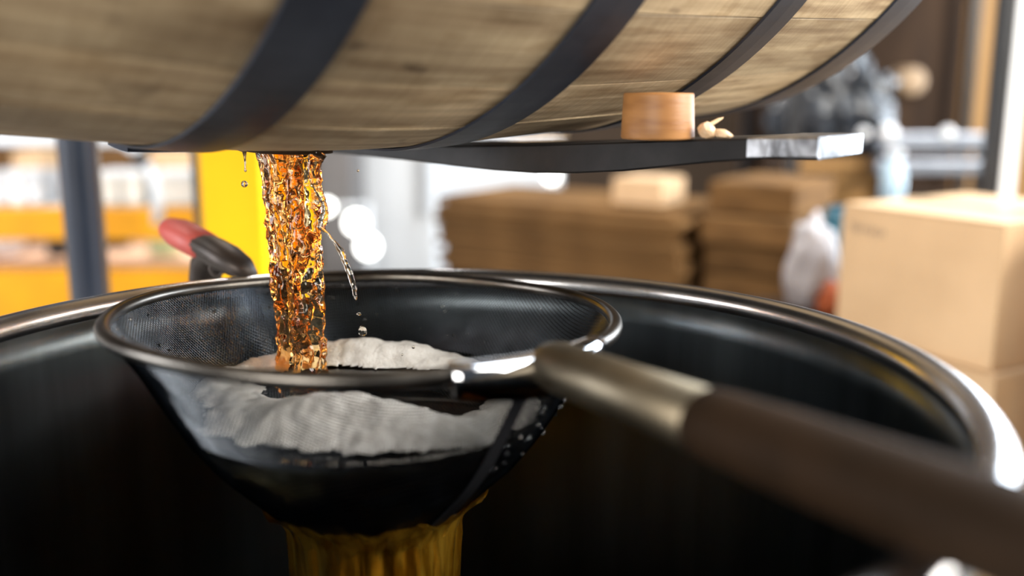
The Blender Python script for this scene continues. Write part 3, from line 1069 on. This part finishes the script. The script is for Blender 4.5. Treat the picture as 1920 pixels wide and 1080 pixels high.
lg = thing('round_wood_block', 'pale round wooden block end on the dark upper shelf', 'wood block', (kp.x, 2.62, 1.0))
# upper ledge for the block
lg.location = (kp.x, kp.y, kp.z - .040)
bm = bmesh.new()
lathe(bm, [(0, -.05), (.036, -.05), (.039, -.047), (.039, .047), (.036, .05), (0, .05)], 32)
bmesh.ops.rotate(bm, matrix=Matrix.Rotation(PI / 2, 3, 'X'), verts=bm.verts)
bmesh.ops.translate(bm, vec=(0, 0, .040), verts=bm.verts)
obj('log_piece', bm, M['palewood'], lg, True)
boxo('bracket', (0, .02, -.008), (.09, .12, .014), M['darkwood'], lg, None, .002)
# plywood boards upright behind, and two-tone upright at the far right
for k, (px, lab) in enumerate([(1838, 'plywood board upright behind the two tone post, nearest the dark shelf'), (1905, 'second plywood board behind the two tone post'), (1975, 'third plywood board behind the two tone post, farthest from the dark shelf')]):
    p = at(px, 120, 3.35)
    tag(boxo('plywood_board', (p.x, p.y, .95), (.112, .03, 1.9), M['ply'], None, None, .002), lab, 'board', 'plywood boards upright behind the post')
p = at(1884, 200, 1.75)
po = thing('two_tone_post', 'upright post with one black side and one white side behind the cardboard boxes', 'post', (p.x, p.y, 0))
boxo('black_flange', (-.014, 0, 1.1), (.022, .03, 2.2), M['blackpaint'], po, None, .001)
boxo('white_flange', (.011, -.004, 1.1), (.026, .024, 2.2), M['white'], po, None, .001)
# white film bag, teal drum and orange cloth at the left of the boxes
p = at(1518, 590, 1.75)
st = thing('wooden_stool', 'small dark wooden stool under the white film bag', 'stool', (p.x, p.y, 0))
sz_ = at(1518, 575, 1.75).z
boxo('seat', (0, 0, sz_ - .015), (.20, .16, .03), M['darkwood'], st, None, .004)
for dx in (-.06, .06):
    for dy in (-.06, .06):
        boxo('leg', (dx, dy, (sz_ - .03) / 2), (.025, .025, sz_ - .03), M['darkwood'], st, None, .002)
crumple('white_film_bag', (p.x, p.y, sz_), (.085, .09, .185), 'bagdull', 'tall crumpled white film bag on the dark wooden stool', 'bag', 8.4, .3, 4, 2)
p = at(1572, 455, 2.0)
tl = thing('teal_drum', 'teal plastic drum standing behind the cardboard box', 'drum', (.70, 1.985, 0))
tz = at(1572, 392, 2.0).z
latheo('drum_body', [(0, 0), (.07, 0), (.075, .01), (.075, tz - .03), (.068, tz - .01), (0, tz - .01)], M['teal'], tl, 40)
latheo('drum_lid', [(0, tz - .01), (.071, tz - .01), (.071, tz), (0, tz)], M['teal'], tl, 40)
p = at(1562, 570, 1.70)
crumple('orange_cloth', (p.x, p.y, sz_ - .001), (.05, .05, .06), 'orange', 'rumpled orange cloth beside the white film bag', 'cloth', 2.2)

# ------------------------------------------------------------------ background: white refrigerator, glint globes and pendant lamp
fl_, fr_ = at(660, 420, 3.2), at(818, 420, 3.2)
fg = thing('white_refrigerator', 'tall white refrigerator behind the pouring stream', 'refrigerator', ((fl_.x + fr_.x) / 2, 3.45, 0))
fw = fr_.x - fl_.x
boxo('cabinet', (0, .02, .80), (fw, .46, 1.6), M['white'], fg, None, .008)
boxo('door', (0, -.235, .50), (fw - .006, .04, .92), M['white'], fg, None, .01)
boxo('door', (0, -.235, 1.29), (fw - .006, .04, .60), M['white'], fg, None, .01)
boxo('handle', (fw / 2 - .03, -.27, .78), (.018, .03, .3), M['greysteel'], fg, None, .004)
boxo('handle', (fw / 2 - .03, -.27, 1.18), (.018, .03, .26), M['greysteel'], fg, None, .004)
p = at(628, 340, 2.9)
gb = thing('grey_cabinet', 'dark grey cabinet beside the white refrigerator', 'cabinet', (p.x, 3.02, 0))
M['greycab'] = mat('grey_enamel', (.13, .12, .12), .5, 0, (.1, .095, .095), (6, 6, 6))
ctop = at(628, 520, 2.9).z
boxo('cabinet_body', (0, 0, .80), (.10, .28, 1.6), M['greycab'], gb, None, .004)
boxo('door_panel', (0, -.146, .80), (.09, .012, 1.56), M['greycab'], gb, None, .003)


def add_globe(bm, c, r):
    bmesh.ops.create_uvsphere(bm, u_segments=24, v_segments=14, radius=r, matrix=Matrix.Translation(c))


b0 = at(690, 520, 2.72)
wl = thing('glint_tripod', 'added tripod with three glowing white globes in place of glints before the refrigerator', 'lamp', (b0.x, b0.y, 0))  # added globes glow in place of reflected glints; tripod only holds them
W0 = wl.location
tubeo('pole', [(0, .05, .05), (0, .05, at(690, 380, 2.77).z)], .008, M['greysteel'], wl, 10)
for q in range(3):
    tubeo('leg', [(0, .05, .35), (.11 * math.cos(q * 2.1 + .5), .05 + .11 * math.sin(q * 2.1 + .5), .01)], .008, M['greysteel'], wl, 8)
for px, py, r in ((668, 418, .030), (690, 462, .030), (612, 388, .020)):
    c = at(px, py, 2.72) - W0
    bm = bmesh.new(); add_globe(bm, c, r)
    lb = obj('glow_globe', bm, M['globeglow'], wl, True)
    tubeo('globe_arm', [c + Vector((0, r * .8, 0)), (0, .05, c.z)], .006, M['greysteel'], wl, 8)
p = at(1035, 330, 3.6)
pl = thing('pendant_lamp', 'lit white globe lamp hanging on a cord above the carton stacks', 'lamp', p)
bm = bmesh.new(); add_globe(bm, Vector((0, 0, 0)), .024)
obj('glow_globe', bm, M['globeglow'], pl, True)
tubeo('cord', [(0, 0, .022), (0, 0, 3.79 - p.z)], .004, M['blackpaint'], pl, 8)
latheo('ceiling_rose', [(0, 3.775 - p.z), (.04, 3.78 - p.z), (.04, 3.798 - p.z), (0, 3.799 - p.z)], M['white'], pl, 24)
p = at(900, 330, 3.9)
wp = thing('wrapped_pallet', 'pale film wrapped goods far behind the carton stacks', 'goods', (p.x, p.y, 0))
boxo('goods_block', (0, 0, .42), (.62, .4, .84), M['whiteplastic'], wp, None, .03)
boxo('goods_block', (.22, -.03, .895), (.20, .3, .10), M['card'], wp, None, .02)
boxo('goods_block', (-.1, 0, .92), (.25, .3, .15), M['whiteplastic'], wp, None, .02)

# ------------------------------------------------------------------ background: yellow rack at the left
RY = 2.45
rz_top = at(190, 388, RY).z
rz_bot = at(190, 504, RY).z
rk = thing('pallet_rack', 'yellow beamed pallet rack behind the blue black cylinder', 'rack', (-1.1, RY, 0))
x0, x1 = -1.95, at(388, 420, RY).x


def beam(name, py0, py1, m, y=RY):
    za, zb_ = at(190, py0, y).z, at(190, py1, y).z
    boxo(name, ((x0 + x1) / 2 + 1.1, y - RY, (za + zb_) / 2), (x1 - x0, .05, za - zb_), M[m], rk, None, .004)


beam('rack_beam', 389, 447, 'amberpaint')
beam('rack_beam', 504, 640, 'amberpaint')
beam('rack_beam', 246, 273, 'greysteel')
M['deck'] = mat('orange_deck_board', (.85, .54, .36), .6, 0, (.76, .46, .29), (8, 8, 8))
boxo('deck_board', ((x0 + x1) / 2 + 1.1, .33, rz_bot - .012), (x1 - x0, .60, .02), M['deck'], rk, None, .002)
boxo('deck_board', ((x0 + x1) / 2 + 1.1, .10, rz_top - .012), (x1 - x0, .16, .02), M['greysteel'], rk, None, .002)
for x in (x0 - .03, x1 + .03):
    for y in (.02, .76):
        boxo('rack_upright', (x + 1.1, y, 1.0), (.06, .06, 2.0), M['blackpaint'], rk, None, .003)
# bags on the lower deck
bagi = 0
for px, w, h, m, lab, sd in [(10, .11, .09, 'bagwhite', 'white film bag at the end of the lower rack deck next to the grey bag', 1.0), (50, .13, .10, 'baggrey', 'grey violet film bag on the lower rack deck', 2.3), (88, .10, .10, 'baggreen', 'pale green film bag on the lower rack deck beside the grey bag', 3.7),
                             (118, .07, .09, 'bagblack', 'small black film bag on the lower rack deck behind the cylinder', 4.2), (215, .10, .085, 'bagblack', 'black film bag on the lower rack deck beside the large white bag', 5.9), (268, .19, .10, 'bagwhite', 'large white film bag on the lower rack deck', 6.6), (312, .085, .085, 'baggreen', 'pale green film bag beside the large white bag', 7.1), (345, .12, .07, 'bagwhite', 'low white film bag at the rack end by the red clamp grip', 9.9)]:
    p = at(px, 480, RY + .23 + .12 * bagi)
    bagi = (bagi + 1) % 3
    crumple('film_bag', (p.x, p.y, rz_bot - .001), (w * .95, .09, h * 1.2), m, lab, 'bag', sd, .3, 4, 2.2, 'film bags on the lower rack deck')
# tubs and cartons on the upper deck
for k, (px, w, m, lab) in enumerate([(14, .055, 'greysteel', 'grey tub at the end of the upper rack deck'), (52, .034, 'whiteplastic', 'narrow white tub on the upper rack deck'), (84, .036, 'greysteel', 'narrow grey tub on the upper rack deck'), (218, .062, 'paper', 'white tub beside the blue black cylinder on the upper rack deck'), (264, .05, 'paper', 'small white tub in the middle of the upper rack deck'), (342, .115, 'paper', 'wide white tub at the rack end by the yellow mast')]):
    p = at(px, 380, RY + .10)
    hh = at(px, 322, RY + .10).z - rz_top
    t = thing('storage_tub', lab, 'tub', (p.x, p.y, rz_top - .001), (0, 0, 0), 'tubs on the upper rack deck')
    boxo('tub_body', (0, 0, hh / 2), (w, .12, hh - .004), M[m], t, None, .008)
    boxo('tub_lid', (0, 0, hh), (w + .006, .126, .01), M['white' if m != 'greysteel' else 'greysteel'], t, None, .003)
boxo('deck_board', ((x0 + x1) / 2 + 1.1, .50, at(190, 330, RY + .5).z), (x1 - x0, .2, .02), M['greysteel'], rk, None, .002)
zsh = at(190, 330, RY + .5).z + .0105
for px, w, m, lab in [(20, .10, 'card2', 'dark brown carton on the rack shelf above the grey tubs'), (72, .075, 'card', 'orange tan carton on the rack shelf above the grey tubs'), (222, .12, 'card2', 'brown carton on the rack shelf beside the blue black cylinder'), (330, .16, 'card', 'wide tan carton on the rack shelf by the yellow mast')]:
    p = at(px, 310, RY + .5)
    t = thing('rack_carton', lab, 'box', (p.x, p.y, zsh), (0, 0, 0), 'cartons on the rack shelf')
    boxo('carton', (0, 0, .032), (w, .16, .063), M[m], t, None, .003)
    boxo('flap', (0, -.04, .0645), (w - .002, .078, .002), M[m], t, None, 0)
    boxo('flap', (0, .04, .0645), (w - .002, .078, .002), M[m], t, None, 0)
hp = [at(258, 285, RY - .08), at(275, 310, RY - .08), at(288, 340, RY - .08), at(294, 380, RY - .08), at(296, 420, RY - .08)]
hs_ = thing('grey_hose', 'grey curved hose hanging in front of the white tubs', 'hose', hp[0])
tubeo('hose_tube', [v - hp[0] for v in [hp[0] + Vector((-.05, 0, .035))] + hp], .013, M['greysteel'], hs_, 12)
tubeo('hose_collar', [hp[0] - hp[0], hp[1] - hp[0]], .016, M['blackpaint'], hs_, 12)
